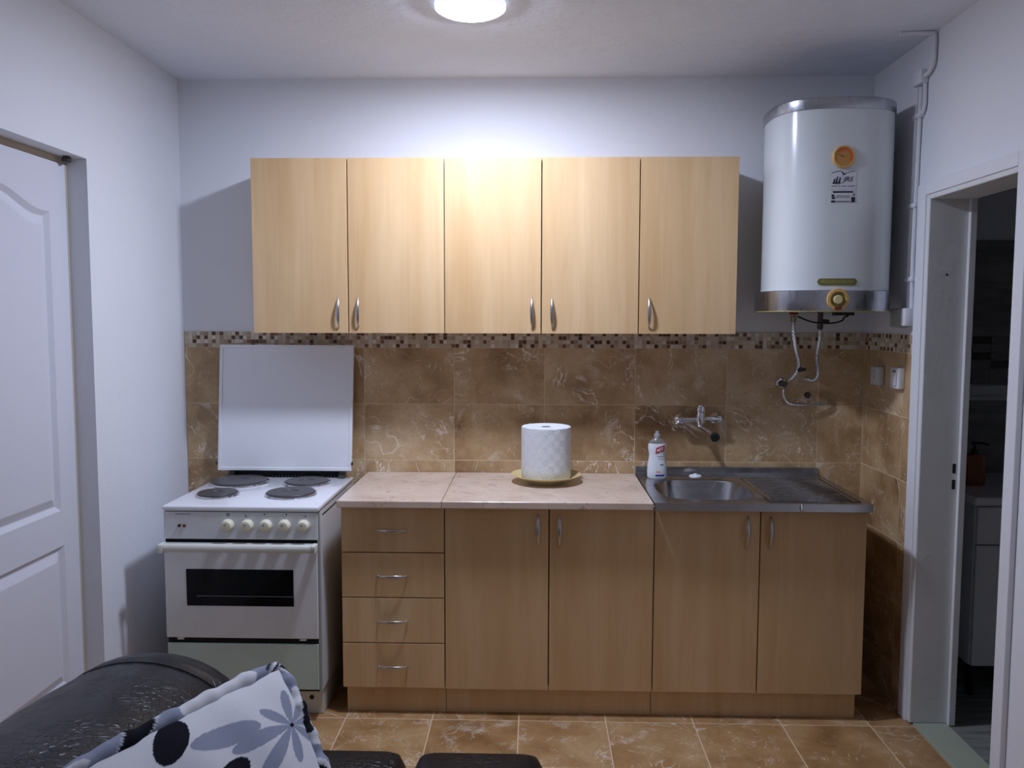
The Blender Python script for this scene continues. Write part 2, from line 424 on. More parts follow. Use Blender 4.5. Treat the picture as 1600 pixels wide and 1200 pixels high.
obj('screw_hole', lathe(B(), (XR+.06, -.5725, 1.70), [(.004, 0), (.004, .002)], 10, 'Y'), MAT['blackgap'], tr)
struct('trim_3', mbox(XR+.002, XR+.13, -1.15, -.572, -.03, .006, bev=.003), plain('green_threshold', (.36, .40, .30), .7), 'worn pale green threshold strip in the bathroom doorway')

# ------------------------------------------------------------------ BATHROOM behind the doorway
t = NT('grey_wood_tile'); v = t.oc(); n = t.noise(t.scale(v, (1, 9, 1)), 3.5, 4)
t.p(col=t.ramp(n, [(.3, (.12, .125, .11)), (.7, (.30, .31, .28))]), rough=.4); MAT['bath_floor'] = t.m
XB0, XB1, YB = XR+.13, 4.7, .20
struct('floor_bathroom', mbox(XB0, XB1, -1.7, YB, -.05, 0), MAT['bath_floor'], 'grey streaked bathroom floor seen through the doorway')
wb = struct('wall_bathroom_back', mbox(XB0+.001, XB1, YB, YB+.1, 0, H), MAT['wall'], 'dark bathroom wall with tiles seen through the doorway')
struct('wall_bathroom_right', mbox(XB1, XB1+.05, -1.7, YB+.1, 0, H), MAT['wall'], 'far side wall of the unlit bathroom')
struct('wall_bathroom_front', mbox(XB0, XB1, -1.8, -1.7, 0, H), MAT['wall'], 'near wall of the bathroom beside the doorway')
struct('wall_bathroom_left', mbox(XB0-.03, XB0-.001, .1, YB+.1, 0, H), MAT['wall'], 'short bathroom wall behind the kitchen corner')
t = NT('bath_tile'); n = t.noise(t.scale(t.oc_rand(11), (1, 1, 4)), 5, 4)
t.p(col=t.ramp(n, [(.3, (.16, .155, .14)), (.7, (.27, .265, .245))]), rough=.3); MAT['bath_tile'] = t.m
MAT['bath_dark'] = plain('dark_mosaic', (.035, .033, .03), .25); MAT['bath_mid'] = plain('taupe_mosaic', (.16, .15, .135), .3)
MAT['bath_border'] = plain('white_border_tile', (.62, .62, .6), .3)
def wtile(x0, x1, z0, z1, m, d=.006, nm='tile'): obj(nm, mbox(x0+.001, x1-.001, YB-d, YB, z0+.001, z1-.001), MAT[m], wb, origin=((x0+x1)/2, YB, (z0+z1)/2))
for i in range(4):
    xa = XB0+.002+i*.4; xb = min(xa+.4, XB1)
    for z0, z1 in ((0, .3), (.3, .6), (.6, .92), (.92, 1.168)): wtile(xa, xb, z0, z1, 'bath_tile')
    for z0, z1 in ((1.464, 1.68), (1.68, 1.897)): wtile(xa, xb, z0, z1, 'bath_tile')
wtile(XB0+.002, XB1, 1.168, 1.186, 'bath_border', .012, 'border_strip'); wtile(XB0+.002, XB1, 1.196, 1.236, 'bath_border', .012, 'border_strip')
for i in range(16):
    for j in range(6):
        xa = XB0+.004+i*.085; z0 = 1.240+j*.0371
        if xa+.085 < XB1: wtile(xa, xa+.085, z0, z0+.0371, 'bath_dark' if random.random() < .4 else 'bath_mid', .006, 'mosaic_tile')
van = thing('bathroom_vanity', (3.68, -.08, 0), 'white bathroom vanity cabinet standing in the dark doorway', 'vanity')
obj('body', mbox(3.332, 4.03, -.33, .19, .135, .795, bev=.003), MAT['white_pl'], van)
obj('basin', mbox(3.315, 4.05, -.362, .192, .797, .832, bev=.008), MAT['enamel'], van)
obj('drawer', mbox(3.335, 4.027, -.35, -.331, .640, .79, bev=.002), MAT['white_pl'], van)
for xa, xb in ((3.335, 3.68), (3.682, 4.027)): obj('door', mbox(xa, xb, -.35, -.331, .138, .634, bev=.002), MAT['white_pl'], van)
for xx in (3.36, 4.00):
    for yy in (-.30, .16): obj('leg', lathe(B(), (xx, yy, 0), [(.018, 0), (.018, .134)], 12), MAT['black'], van)
sd = thing('soap_dispenser', (3.44, -.10, .832), 'amber soap pump bottle standing on the bathroom vanity', 'soap dispenser')
bm = B(); loft(bm, [superell(3.44, -.10, a, .028, z, 4, 32) for a, z in ((.038, .833), (.042, .838), (.042, .95), (.038, .962), (.014, .968))]); obj('bottle', bm, plain('amber_soap', S(150, 84, 44), .2), sd, True)
bm = B(); lathe(bm, (3.44, -.10, .9685), [(.014, 0), (.014, .016), (.006, .018), (.006, .036), (.016, .038), (.014, .05)], 16); obj('pump_collar', bm, MAT['black'], sd, True)
obj('nozzle', tube(B(), [(3.44, -.10, 1.010), (3.47, -.105, 1.012), (3.495, -.11, 1.004)], .0055, 8), MAT['black'], sd, True)

# ------------------------------------------------------------------ CEILING LAMP
LX, LY = 1.345, -.852
lamp = thing('ceiling_lamp', (LX, LY, H), 'round white glowing ceiling lamp above the wall cabinets', 'ceiling lamp')
bm = B(); lathe(bm, (LX, LY, H), [(.112, -.0005), (.118, -.006), (.118, -.018), (.110, -.024), (.099, -.026), (.099, -.006)], 48, cap0=True, cap1=True)
obj('housing', bm, NT('lamp_ring').p(col=(.85, .86, .9), rough=.4, ecol=(.8, .82, 1.0), estr=.9).m, lamp, True)
bm = B(); lathe(bm, (LX, LY, H), [(.0985, -.0262), (.095, -.0285), (.080, -.0300)], 32)
obj('diffuser', bm, NT('lamp_diffuser').p(col=(.9, .9, .9), rough=.5, ecol=LAMP_COLOR, estr=LAMP_STRENGTH).m, lamp, False, label='glowing white diffuser disc')

# ------------------------------------------------------------------ HANDLES (bow pulls)
def handle_mesh(vertical=True, L=.126):
    b = B(); N = 20; rings = []
    for i in range(N+1):
        s = -1+2*i/N; pr = .004+.021*(1-abs(s)**2.2); hw = .0014+.0064*(1-s*s); th = .0022+.0012*(1-s*s)
        ring = []
        for k in range(8):
            a = 2*PI*k/8; u = hw*math.cos(a); w = th*math.sin(a)
            x, z = (u, s*L/2) if vertical else (s*L/2, u)
            ring.append((x, -pr+w, z))
        rings.append(ring)
    loft(b, rings)
    for e in (-1, 1):
        c = (0, 0, e*L*.44) if vertical else (e*L*.44, 0, 0)
        lathe(b, c, [(.0035, 0), (.0035, -.010)], 8, 'Y')
    bmesh.ops.recalc_face_normals(b, faces=b.faces)
    me = bpy.data.meshes.new('handle'); b.to_mesh(me); b.free(); me.materials.append(MAT['nickel'])
    me.polygons.foreach_set('use_smooth', [True]*len(me.polygons)); return me
HV, HH = handle_mesh(True), handle_mesh(False, .122)

# ------------------------------------------------------------------ WALL CABINETS
UY, UZ0, UZ1, UX0, UW = -.265, 1.476, 2.185, .401, .3956
def cab_door(parent, x0, x1, yf, z0, z1, hx, hz, vert=True, name='door'):
    d = obj(name, mbox(x0+.0022, x1-.0022, yf, yf+.017, z0, z1, bev=.0012), MAT['wood'], parent, origin=((x0+x1)/2, yf, (z0+z1)/2))
    link_copy('handle', HV if vert else HH, d, (hx, yf, hz)); return d
def carcass(parent, x0, x1, y0, y1, z0, z1, top=True):
    b = B(); t_ = .016
    box(b, x0, x0+t_, y0, y1, z0, z1); box(b, x1-t_, x1, y0, y1, z0, z1); box(b, x0+t_, x1-t_, y0, y1, z0, z0+t_)
    if top: box(b, x0+t_, x1-t_, y0, y1, z1-t_, z1)
    box(b, x0+t_, x1-t_, y1-.005, y1, z0+t_, z1-t_)
    return obj('body', b, MAT['wood'], parent)
ux = [UX0+i*UW for i in range(6)]
hz = 1.562
for (a, b_), lab, hs in (((0, 2), 'two-door beech wall cabinet above the stove, leftmost of the wall cabinets', (.757, .838)),
                         ((2, 4), 'two-door beech wall cabinet above the paper towel roll, in the middle of the row', (1.549, 1.631)),
                         ((4, 5), 'narrow one-door beech wall cabinet next to the water heater', (2.024,))):
    c = thing('wall_cabinet', ((ux[a]+ux[b_])/2, 0, UZ0), lab, 'wall cabinet', 'beech wall cabinets in a row')
    carcass(c, ux[a]+.0005, ux[b_]-.0005, UY+.027, -.0075, UZ0+.001, UZ1-.001)
    for i, hx in zip(range(a, b_), hs): cab_door(c, ux[i], ux[i+1], UY, UZ0, UZ1, hx, hz)

# ------------------------------------------------------------------ BASE CABINETS
BY, BX0, BW, ZT = -.5625, .8225, .3984, .853
bx_ = [BX0+i*BW for i in range(6)]
ZD0, ZD1 = .108, .822
def base_unit(a, b_, lab):
    c = thing('base_cabinet', ((bx_[a]+bx_[b_])/2, -.28, 0), lab, 'base cabinet', 'beech base cabinets in a row')
    carcass(c, bx_[a]+.0005, bx_[b_]-.0005, BY+.027, -.02, .10, .823, b_ < 5)
    obj('plinth', mbox(bx_[a]+(.010 if a == 0 else .001), bx_[b_]-(.012 if b_ == 5 else .001), BY+.035, BY+.051, .0, .099, bev=.001), MAT['wood'], c, origin=((bx_[a]+bx_[b_])/2, BY+.035, .05))
    for xx in (bx_[a]+.06, bx_[b_]-.06): obj('rear_foot', lathe(B(), (xx, -.09, .0), [(.02, 0), (.02, .099)], 12), MAT['black'], c)
    return c
c = base_unit(0, 1, 'four-drawer beech base cabinet next to the stove')
dz = [.108, .287, .466, .643, .822]
for i in range(4):
    cab_door(c, bx_[0], bx_[1], BY, dz[i]+.0020, dz[i+1]-.0020, 1.02, (dz[i]+dz[i+1])/2-.001, False, 'drawer')
c = base_unit(1, 3, 'two-door beech base cabinet under the beige stone worktop')
for i, hx in ((1, 1.578), (2, 1.659)): cab_door(c, bx_[i], bx_[i+1], BY, ZD0, ZD1, hx, .735)
c = base_unit(3, 5, 'two-door beech base cabinet under the steel sink')
for i, hx in ((3, 2.366), (4, 2.453)): cab_door(c, bx_[i], bx_[i+1], BY, ZD0, ZD1-.002, hx, .735)

# ------------------------------------------------------------------ WORKTOPS
for x0, x1, lab in ((.8175, 1.2132, 'short beige stone worktop slab over the drawer cabinet'), (1.2145, 2.008, 'long beige stone worktop slab with the paper towel roll on it')):
    o = obj('worktop', mbox(x0, x1, -.606, -.0085, .8245, ZT, bev=.004, seg=3), MAT['stone'], origin=((x0+x1)/2, -.3, .8245)); tag(o, lab, 'worktop', 'beige stone worktop slabs')

# ------------------------------------------------------------------ SINK
sx0, sx1, sy0, sy1 = 2.0105, 2.813, -.606, -.012
sink = thing('kitchen_sink', (2.41, -.31, .8245), 'stainless steel sink with round-cornered bowl and ribbed drainer', 'sink')
bm = B()
out = [bm.verts.new((x, y, ZT)) for x, y in ((sx0, sy0), (sx1, sy0), (sx1, sy1), (sx0, sy1))]
bcx, bcy, ba, bb = 2.243, -.335, .193, .205
loops = [superell(bcx, bcy, a, b, z, n, 56) for a, b, z, n in ((ba, bb, ZT, 3.2), (ba-.006, bb-.006, ZT-.003, 3.2), (ba-.010, bb-.010, ZT-.012, 3.2), (ba-.022, bb-.022, ZT-.10, 3.2), (ba-.040, bb-.040, ZT-.135, 3), (ba-.075, bb-.075, ZT-.148, 2.8), (.045, .045, ZT-.152, 2), (.040, .040, ZT-.158, 2))]
R = loft(bm, loops, True, False, True)
e = [bm.edges.new((out[i], out[(i+1) % 4])) for i in range(4)]
e += [bm.edges.get((R[0][i], R[0][(i+1) % 56])) for i in range(56)]
bmesh.ops.triangle_fill(bm, use_beauty=True, edges=e)
obj('sink_top', bm, MAT['steel'], sink, True)
obj('front_apron', mbox(sx0, sx1, sy0-.004, sy0+.002, .824, ZT+.0015, bev=.0015), MAT['steel'], sink)
obj('front_clip', tube(B(), [(2.553, sy0-.005, .826), (2.551, sy0-.010, .834), (2.551, sy0-.010, .846), (2.553, sy0-.005, .853)], .004, 8), MAT['chrome'], sink, True)
obj('side_edge', mbox(sx1-.001, sx1+.003, sy0, sy1, .83, ZT+.0015, bev=.001), MAT['steel'], sink)
obj('upstand', mbox(sx0, sx1-.003, -.013, -.0085, ZT-.005, .886, bev=.0015), MAT['steel'], sink)
bm = B()
for a in ((2.448, 2.790, -.562, -.555), (2.448, 2.790, -.105, -.098), (2.448, 2.455, -.555, -.105), (2.783, 2.790, -.555, -.105)): box(bm, a[0], a[1], a[2], a[3], ZT, ZT+.0030, .0014, 2)
obj('drainer_border', bm, MAT['steel'], sink, True)
for i in range(13):
    y = -.525+i*.032
    obj('drainer_rib', mbox(2.472, 2.768, y-.006, y+.006, ZT-.001, ZT+.0035, bev=.002, seg=2), MAT['steel'], sink, True)
obj('drain', lathe(B(), (bcx, bcy, ZT-.1575), [(.036, 0), (.036, .004), (.028, .002), (.012, .003)], 24), MAT['chrome'], sink, True)
st = obj('sink_stopper', lathe(B(), (2.262, -.075, ZT), [(.026, .0003), (.027, .004), (.024, .008), (.010, .009), (.008, .014), (.004, .015)], 24), MAT['white_pl'], None, True, origin=(2.262, -.075, ZT))
tag(st, 'small white sink stopper lying behind the sink bowl', 'sink stopper')

# ------------------------------------------------------------------ FAUCET
fa = thing('kitchen_faucet', (2.28, -.005, 1.10), 'chrome wall-mounted mixer faucet above the sink', 'faucet')
for x, z in ((2.203, 1.099), (2.361, 1.105)):
    obj('rosette', lathe(B(), (x, -.006, z), [(.029, 0), (.030, -.006), (.024, -.016), (.014, -.024), (.012, -.05), (.014, -.056)], 28, 'Y'), MAT['chrome'], fa, True)
obj('valve_body', tube(B(), [(2.200, -.056, 1.100), (2.24, -.058, 1.101), (2.32, -.058, 1.104), (2.362, -.056, 1.105)], .0125, 14), MAT['chrome'], fa, True)
bm = B(); loft(bm, [superell(2.282, -.062, a, a*1.1, z, 2.4, 28) for a, z in ((.010, 1.072), (.016, 1.078), (.018, 1.09), (.0195, 1.12), (.018, 1.133))]); obj('cartridge', bm, MAT['chrome'], fa, True)
bm = B(); loft(bm, [superell(2.282, -.064, a, a*1.15, z, 3, 28) for a, z in ((.018, 1.134), (.0195, 1.138), (.019, 1.155), (.013, 1.166), (.004, 1.169))]); obj('lever', bm, MAT['chrome'], fa, True)
obj('spout', tube(B(), [(2.283, -.062, 1.075), (2.286, -.075, 1.066), (2.292, -.105, 1.062), (2.300, -.150, 1.060), (2.308, -.195, 1.056), (2.309, -.21, 1.054)], .0095, 14), MAT['chrome'], fa, True)
bm = B(); tube(bm, [(2.309, -.208, 1.056), (2.3105, -.218, 1.0515), (2.312, -.232, 1.045)], lambda q: .019 if q > .1 else .012, 20, smooth=False); obj('aerator', bm, MAT['black'], fa, True, label='black rubber spout end')

# ------------------------------------------------------------------ DISH SOAP BOTTLE
bt = thing('dish_soap_bottle', (2.092, -.10, ZT), 'milky white dish soap bottle with a red MER label by the sink', 'bottle')
BXc, BYc = 2.090, -.11
prof = [(.036, .0005), (.041, .006), (.042, .03), (.041, .055), (.0365, .082), (.0345, .098), (.036, .113), (.039, .130), (.0385, .144), (.036, .152)]
bm = B(); loft(bm, [superell(BXc, BYc, a, a*.66, ZT+z, 2.3, 36) for a, z in prof]); obj('bottle_body', bm, MAT['liquid'], bt, True)
bm = B(); loft(bm, [superell(BXc, BYc, a, b, ZT+z, 2.2, 36) for a, b, z in ((.0358, .0236, .1525), (.030, .021, .163), (.019, .016, .171), (.0135, .0135, .176))]); obj('clear_neck', bm, MAT['clear'], bt, True)
obj('cap', lathe(B(), (BXc, BYc, ZT+.1765), [(.0135, 0), (.0140, .002), (.0140, .014), (.0125, .016), (.0085, .0165), (.0080, .025), (.006, .027)], 20), plain('grey_cap', (.36, .36, .38), .35), bt, True)
def on_bottle(x, z, off=.0006):   # point on the bottle front, x from the axis, z above the base
    for (a0, z0), (a1, z1) in zip(prof, prof[1:]):
        if z0 <= z <= z1: a = a0+(a1-a0)*(z-z0)/(z1-z0); break
    else: a = prof[-1][0]
    y = a*.66*max(0, 1-min(1, abs(x/a))**2.3)**(1/2.3)
    return (BXc+x, BYc-y-off, ZT+z)
bm = B()   # red slanted badge
NX = 10
g = [[bm.verts.new(on_bottle(-.009+.038*i/NX+.003*(j/3-.5), .108+.027*(j/3)+.013*(i/NX), .0007)) for i in range(NX+1)] for j in range(4)]
for j in range(3):
    for i in range(NX): bm.faces.new((g[j][i], g[j][i+1], g[j+1][i+1], g[j+1][i]))
obj('red_badge', bm, MAT['red'], bt)
me = text_mesh('MER', .028, .0150, lambda x, y: on_bottle(.010+x, .1280+y+.34*x, .0014), .12, .006); obj('badge_lettering', me, MAT['liquid'], bt)
def bottle_bar(x0, x1, z0, z1, m, nm='label_print'):
    b = B(); n = 6; g = [[b.verts.new(on_bottle(x0+(x1-x0)*i/n, z, .0007)) for i in range(n+1)] for z in (z0, z1)]
    for i in range(n): b.faces.new((g[0][i], g[0][i+1], g[1][i+1], g[1][i]))
    obj(nm, b, MAT[m], bt)
bottle_bar(-.010, .028, .0125, .0195, 'blue'); bottle_bar(.010, .024, .060, .0645, 'green'); bottle_bar(-.002, .024, .0955, .0985, 'softink'); bottle_bar(.002, .026, .085, .087, 'softink'); bottle_bar(-.008, .012, .029, .034, 'orangeprint')

# ------------------------------------------------------------------ PLATE AND PAPER TOWEL
PX, PY = 1.611, -.215
pl = obj('serving_plate', lathe(B(), (PX, PY, ZT), [(.070, .0005), (.074, .001), (.076, .010), (.100, .016), (.128, .026), (.146, .034), (.147, .036), (.143, .036), (.120, .026), (.105, .021), (.095, .020)], 56), MAT['plate'], None, True, origin=(PX, PY, ZT))
tag(pl, 'cream ceramic plate on the worktop under the paper towel roll', 'plate')
rl = thing('paper_towel_roll', (PX, PY, ZT+.0212), 'thick white embossed paper towel roll standing on a plate', 'paper towel')
bm = B(); uvl = bm.loops.layers.uv.new('UVMap'); zr0, zr1 = ZT+.0212, 1.090; r_ = .1035; n = 64
hs = [(r_-.003, zr0), (r_, zr0+.004)]+[(r_+random.uniform(-.0004, .0004), zr0+.004+(zr1-zr0-.007)*i/6) for i in range(1, 6)]+[(r_, zr1-.003), (r_-.004, zr1-.0003)]
RR = [[bm.verts.new((PX+r*math.cos(2*PI*i/n), PY+r*math.sin(2*PI*i/n), z)) for i in range(n)] for r, z in hs]
for k in range(len(hs)-1):
    for i in range(n):
        f = bm.faces.new((RR[k][i], RR[k][(i+1) % n], RR[k+1][(i+1) % n], RR[k+1][i]))
        for l, (ii, kk) in zip(f.loops, ((i, k), (i+1, k), (i+1, k+1), (i, k+1))): l[uvl].uv = (2*PI*r_*ii/n, hs[kk][1])
obj('sheet_wrap', bm, MAT['towel'], rl, True)
bm = B(); lathe(bm, (PX, PY, 0), [(r_-.004, zr1-.0003), (.026, zr1-.002), (.022, zr1-.004), (.0205, zr1-.05), (.0205, zr0+.001), (r_-.004, zr0+.0005)], 56, cap0=False, cap1=False); obj('roll_end', bm, MAT['towel_top'], rl, True)
bm = B(); lathe(bm, (PX, PY, 0), [(.0200, zr1-.003), (.0190, zr1-.003), (.0190, zr0+.002), (.0200, zr0+.002)], 28, cap0=False, cap1=False); obj('cardboard_core', bm, plain('cardboard', (.25, .22, .19), .9), rl, True)

# ------------------------------------------------------------------ STOVE
SX0, SX1, SYF, SYB, SZ = .167, .759, -.635, -.035, .835
sv = thing('electric_stove', ((SX0+SX1)/2, -.33, 0), 'white freestanding electric stove with raised lid and four hotplates', 'stove')
obj('body', mbox(SX0+.003, SX1-.003, SYF+.022, SYB, .115, SZ-.022, bev=.003), MAT['enamel'], sv)
obj('side_seam', mbox(SX1-.0035, SX1-.0015, SYF+.06, SYB-.02, .790, .794), MAT['blackgap'], sv)
obj('cooktop', mbox(SX0, SX1, SYF-.004, SYB, SZ-.020, SZ, bev=.006, seg=3), MAT['enamel'], sv, True)
for x, y, r in ((.305, -.197, .121), (.306, -.447, .084), (.595, -.200, .098), (.593, -.425, .102)):
    o = obj('hotplate', lathe(B(), (x, y, SZ), [(r-.007, .004), (r-.006, .012), (r-.010, .0155), (r*.33, .0150), (r*.31, .0125), (.0, .0125)], 48), MAT['iron'], sv, True)
    obj('hotplate_rim', lathe(B(), (x, y, SZ), [(r-.002, .0003), (r, .003), (r-.001, .008), (r-.006, .0095)], 48, cap0=False, cap1=False), MAT['chrome'], o, True)
# lid, leaning back a little
LB, LT = (-.082, .868), (-.040, 1.420)
def lid_pt(x, q, d): # q 0..1 up, d = depth behind the front
    y = LB[0]+(LT[0]-LB[0])*q; z = LB[1]+(LT[1]-LB[1])*q; return (x+.008*q, y+d, z)
lx0, lx1 = .166, .759
bm = B()
ring = lambda ins, d: [lid_pt(lx0+ins, ins/.55, d), lid_pt(lx1-ins, ins/.55, d), lid_pt(lx1-ins, 1-ins/.55, d), lid_pt(lx0+ins, 1-ins/.55, d)]
loft(bm, [ring(0, .016), ring(0, .001), ring(.002, 0), ring(.013, 0), ring(.015, .003)])
lid = obj('lid', bm, MAT['enamel'], sv)
for x in (lx0-.003, lx1+.003):
    obj('lid_bumper', mbox(x-.004, x+.004, -.085, -.070, .893, .907, bev=.003), MAT['gunmetal'], lid)
for x in (.225, .715):
    b = B(); box(b, x-.014, x+.014, -.085, -.050, SZ+.0005, SZ+.016, .002); tube(b, [(x-.012, -.066, SZ+.022), (x+.012, -.066, SZ+.022)], .010, 12, smooth=False)
    obj('lid_hinge', b, MAT['gunmetal'], sv, True)
obj('rear_vent', mbox(.215, .725, -.050, -.037, SZ+.0005, SZ+.026, bev=.002), MAT['blackgap'], sv)
for i in range(20):
    x = .40+i*.0145; obj('vent_tooth', mbox(x, x+.0075, -.060, -.050, SZ+.0005, SZ+.010), MAT['black'], sv)
# front
obj('front_frame', mbox(SX0+.004, SX1-.004, SYF+.012, SYF+.022, .118, SZ-.022), MAT['blackgap'], sv)
cp = obj('control_panel', mbox(SX0+.003, SX1-.006, SYF, SYF+.012, .708, .812, bev=.003), MAT['stove_front'], sv)
obj('side_rail', mbox(SX1-.010, SX1-.002, SYF+.006, SYF+.024, .118, .812, bev=.001), MAT['grey_pl'], sv)
kx = [.416, .490, .560, .630, .702]
for i, x in enumerate(kx):
    k = obj('knob', lathe(B(), (x, SYF-.0005, .763), [(.0235, 0), (.0240, -.004), (.0225, -.008), (.0215, -.010), (.0205, -.026), (.0190, -.0285), (.017, -.029)], 28, 'Y'), MAT['ivory'], sv, True)
    obj('pointer_mark', mbox(x-.006, x+.002, SYF-.0305, SYF-.0292, .767, .772), MAT['softink'], k)
    b = B(); q = lambda X, Z, s=.0022: box(b, X-s, X+s, SYF-.0006, SYF-.0001, Z-s, Z+s)
    if i == 0:
        for zz in (.802, .806, .797): box(b, x-.007, x+.007, SYF-.0006, SYF-.0001, zz-.001, zz+.001)
    else:
        spots = [(x-.006, .805), (x+.006, .805), (x-.006, .797), (x+.006, .797)]
        fill = (2, 0, 1, 3)[i-1]
        for j, (X, Z) in enumerate(spots): q(X, Z, .0026 if j == fill else .0011)
    box(b, x-.0006, x+.0006, SYF-.0006, SYF-.0001, .788, .793)
    obj('dial_symbol', b, MAT['ink'], cp)
for x, m in ((.231, MAT['ink']), (.250, MAT['darkred'])):
    obj('pilot_lamp', lathe(B(), (x, SYF-.0003, .760), [(.006, 0), (.006, -.004), (.004, -.006)], 16, 'Y'), m, sv, True)
me = text_mesh('Alaskanuelly', .058, .0075, lambda x, y: (.2445+x, SYF-.0005, .8035+y)); obj('brand_lettering', me, MAT['ink'], cp)
od = obj('oven_door', mbox(SX0+.002, SX1-.009, SYF-.001, SYF+.012, .327, .694, bev=.004), MAT['stove_front'], sv)
obj('oven_window', mbox(.252, .659, SYF-.0026, SYF-.0005, .453, .594, bev=.002), MAT['ovenglass'], od)
obj('rack_line', mbox(.29, .657, SYF-.0030, SYF-.0026, .4895, .4915), MAT['softink'], od)
bm = B()
loft(bm, [[(x, SYF-.034-.011*math.cos(a), .683+.016*math.sin(a)) for a in [2*PI*k/14 for k in range(14)]] for x in (SX0+.012, SX0+.014, SX1-.022, SX1-.020)])
hd = obj('door_handle', bm, MAT['handle_ivory'], od, True)
for x in (SX0+.006, SX1-.014): obj('handle_end', mbox(x-.010, x+.010, SYF-.047, SYF-.001, .663, .698, bev=.005), MAT['handle_ivory'], hd, True)
for i in range(3): obj('end_scratch', tube(B(), [(SX1-.020+i*.005, SYF-.0476, .672), (SX1-.016+i*.005, SYF-.0476, .690)], .0008, 5, smooth=False), MAT['gunmetal'], hd)
for x in (.222, .690): obj('hinge_tab', mbox(x-.012, x+.012, SYF+.001, SYF+.011, .319, .3265, bev=.001), MAT['handle_ivory'], od)
obj('storage_drawer', mbox(SX0+.004, SX1-.010, SYF+.002, SYF+.012, .128, .305, bev=.003), MAT['stove_drawer'], sv)
obj('plinth', mbox(SX0+.012, SX1-.012, -.560, SYB-.02, .0, .114, bev=.004), MAT['stove_plinth'], sv)
obj('plinth_hole', lathe(B(), (.700, -.5605, .066), [(.0095, .0015), (.0095, -.0005), (.008, .0)], 16, 'Y'), MAT['ink'], sv)

# ------------------------------------------------------------------ WATER HEATER
HX, HYc, HA, HB_, HN = 2.722, -.262, .233, .222, 2.7
wh = thing('water_heater', (HX, -.01, 1.566), 'tall white wall-hung water heater with steel bands', 'water heater')
bm = B(); loft(bm, [superell(HX, HYc, HA, HB_, z, HN, 80) for z in (1.646, 1.65, 2.318, 2.320)]); obj('tank_body', bm, MAT['boiler'], wh, True)
bm = B(); loft(bm, [superell(HX, HYc, HA+d, HB_+d, z, HN, 80) for d, z in ((.003, 2.319), (.004, 2.321), (.004, 2.357), (.001, 2.361), (-.02, 2.364))]); obj('top_band', bm, MAT['band'], wh, True)
bm = B(); loft(bm, [superell(HX-.008, HYc+.002, HA+.010+d, HB_+.006+d, z, 3.0, 80) for d, z in ((-.008, 1.566), (-.001, 1.567), (0, 1.569), (0, 1.645), (-.002, 1.647))]); obj('bottom_band', bm, MAT['band'], wh, True)
bm = B(); loft(bm, [superell(HX-.008, HYc+.002, HA+.011, HB_+.007, z, 3.0, 80) for z in (1.5655, 1.5685)]); obj('band_lip', bm, MAT['gold'], wh, True)
for z in (1.72, 2.22): obj('wall_bracket', mbox(HX-.12, HX+.12, HYc+HB_-.02, -.001, z-.02, z+.02), MAT['gunmetal'], wh)
def on_tank(x, z, off=.001, a=HA, b=HB_, n=HN, cx=HX, cy=HYc):
    return (x, cy-b*max(0, 1-abs((x-cx)/a)**n)**(1/n)-off, z)
gx, gz = 2.709, 2.140
yg = on_tank(gx, gz)[1]
ga = obj('thermometer', lathe(B(), (gx, yg, gz), [(.042, .004), (.042, -.006), (.040, -.008), (.035, -.0085), (.034, -.005), (.0, -.005)], 36, 'Y'), MAT['amber2'], wh, True)
obj('thermometer_face', lathe(B(), (gx, yg-.0053, gz), [(.0335, 0), (.0335, -.0008)], 32, 'Y'), MAT['amber'], ga)
bm = B()
for k in range(24):
    a0 = math.radians(-30+k*7); a1 = math.radians(-30+(k+1)*7)
    bm.faces.new([bm.verts.new((gx+r*math.cos(a), yg-.0066, gz+r*math.sin(a))) for r, a in ((.022, a0), (.033, a0), (.033, a1), (.022, a1))])
obj('red_scale', bm, plain('red_scale', S(206, 104, 62), .5), ga)
bm = B(); quadstrip(bm, [(gx, gz-.001), (gx-.022, gz+.010)], lambda q: .003-.0015*q, lambda x, z: (x, yg-.0072, z)); obj('needle', bm, MAT['ink'], ga)
def tank_patch(x0, x1, z0, z1, off, nx=12):
    b = B(); g = [[b.verts.new(on_tank(x0+(x1-x0)*i/nx, z, off)) for i in range(nx+1)] for z in (z0, z1)]
    for i in range(nx): b.faces.new((g[0][i], g[0][i+1], g[1][i+1], g[1][i]))
    return b
stk = obj('service_sticker', tank_patch(2.659, 2.760, 2.020, 2.096, .0008), MAT['paper_lbl'], wh)
bm = B(); pl_ = lambda x, z: on_tank(x, z-.007, .0016)
bird = smooth_path([(2.667, 2.088, 0), (2.684, 2.094, 0), (2.699, 2.0955, 0), (2.706, 2.092, 0), (2.7115, 2.0835, 0), (2.722, 2.0885, 0), (2.737, 2.093, 0), (2.752, 2.0955, 0)], 5)
quadstrip(bm, [(p.x, p.y) for p in bird], lambda q: .0018+.0046*max(0, 1-abs(q-.54)/.16), pl_)
obj('bird_logo', bm, MAT['ink'], stk)
bm = B()
for i, (x, h) in enumerate(((2.678, .020), (2.687, .027), (2.697, .024))):
    quadstrip(bm, [(x-.004, 2.048), (x-.001, 2.058), (x+.003, 2.048+h)], lambda q: .0062-.0022*q, pl_); quadstrip(bm, [(x+.003, 2.049), (x-.002, 2.062)], lambda q: .003, pl_)
obj('figures_logo', bm, MAT['ink'], stk)
obj('sticker_lettering', text_mesh('JRS', .036, .023, lambda x, y: on_tank(2.7275+x, 2.0560+y, .0016), .35, .006), MAT['ink'], stk)
bm = B()
for x0, x1 in ((2.667, 2.690), (2.693, 2.699), (2.703, 2.722), (2.728, 2.752)): quadstrip(bm, [(x0, 2.0395), (x1, 2.0405)], lambda q: .0028, pl_)
obj('small_print', bm, MAT['softink'], stk)
lb = obj('lower_label', tank_patch(2.668, 2.756, 1.972, 2.0170, .0007), MAT['paper_lbl'], wh)
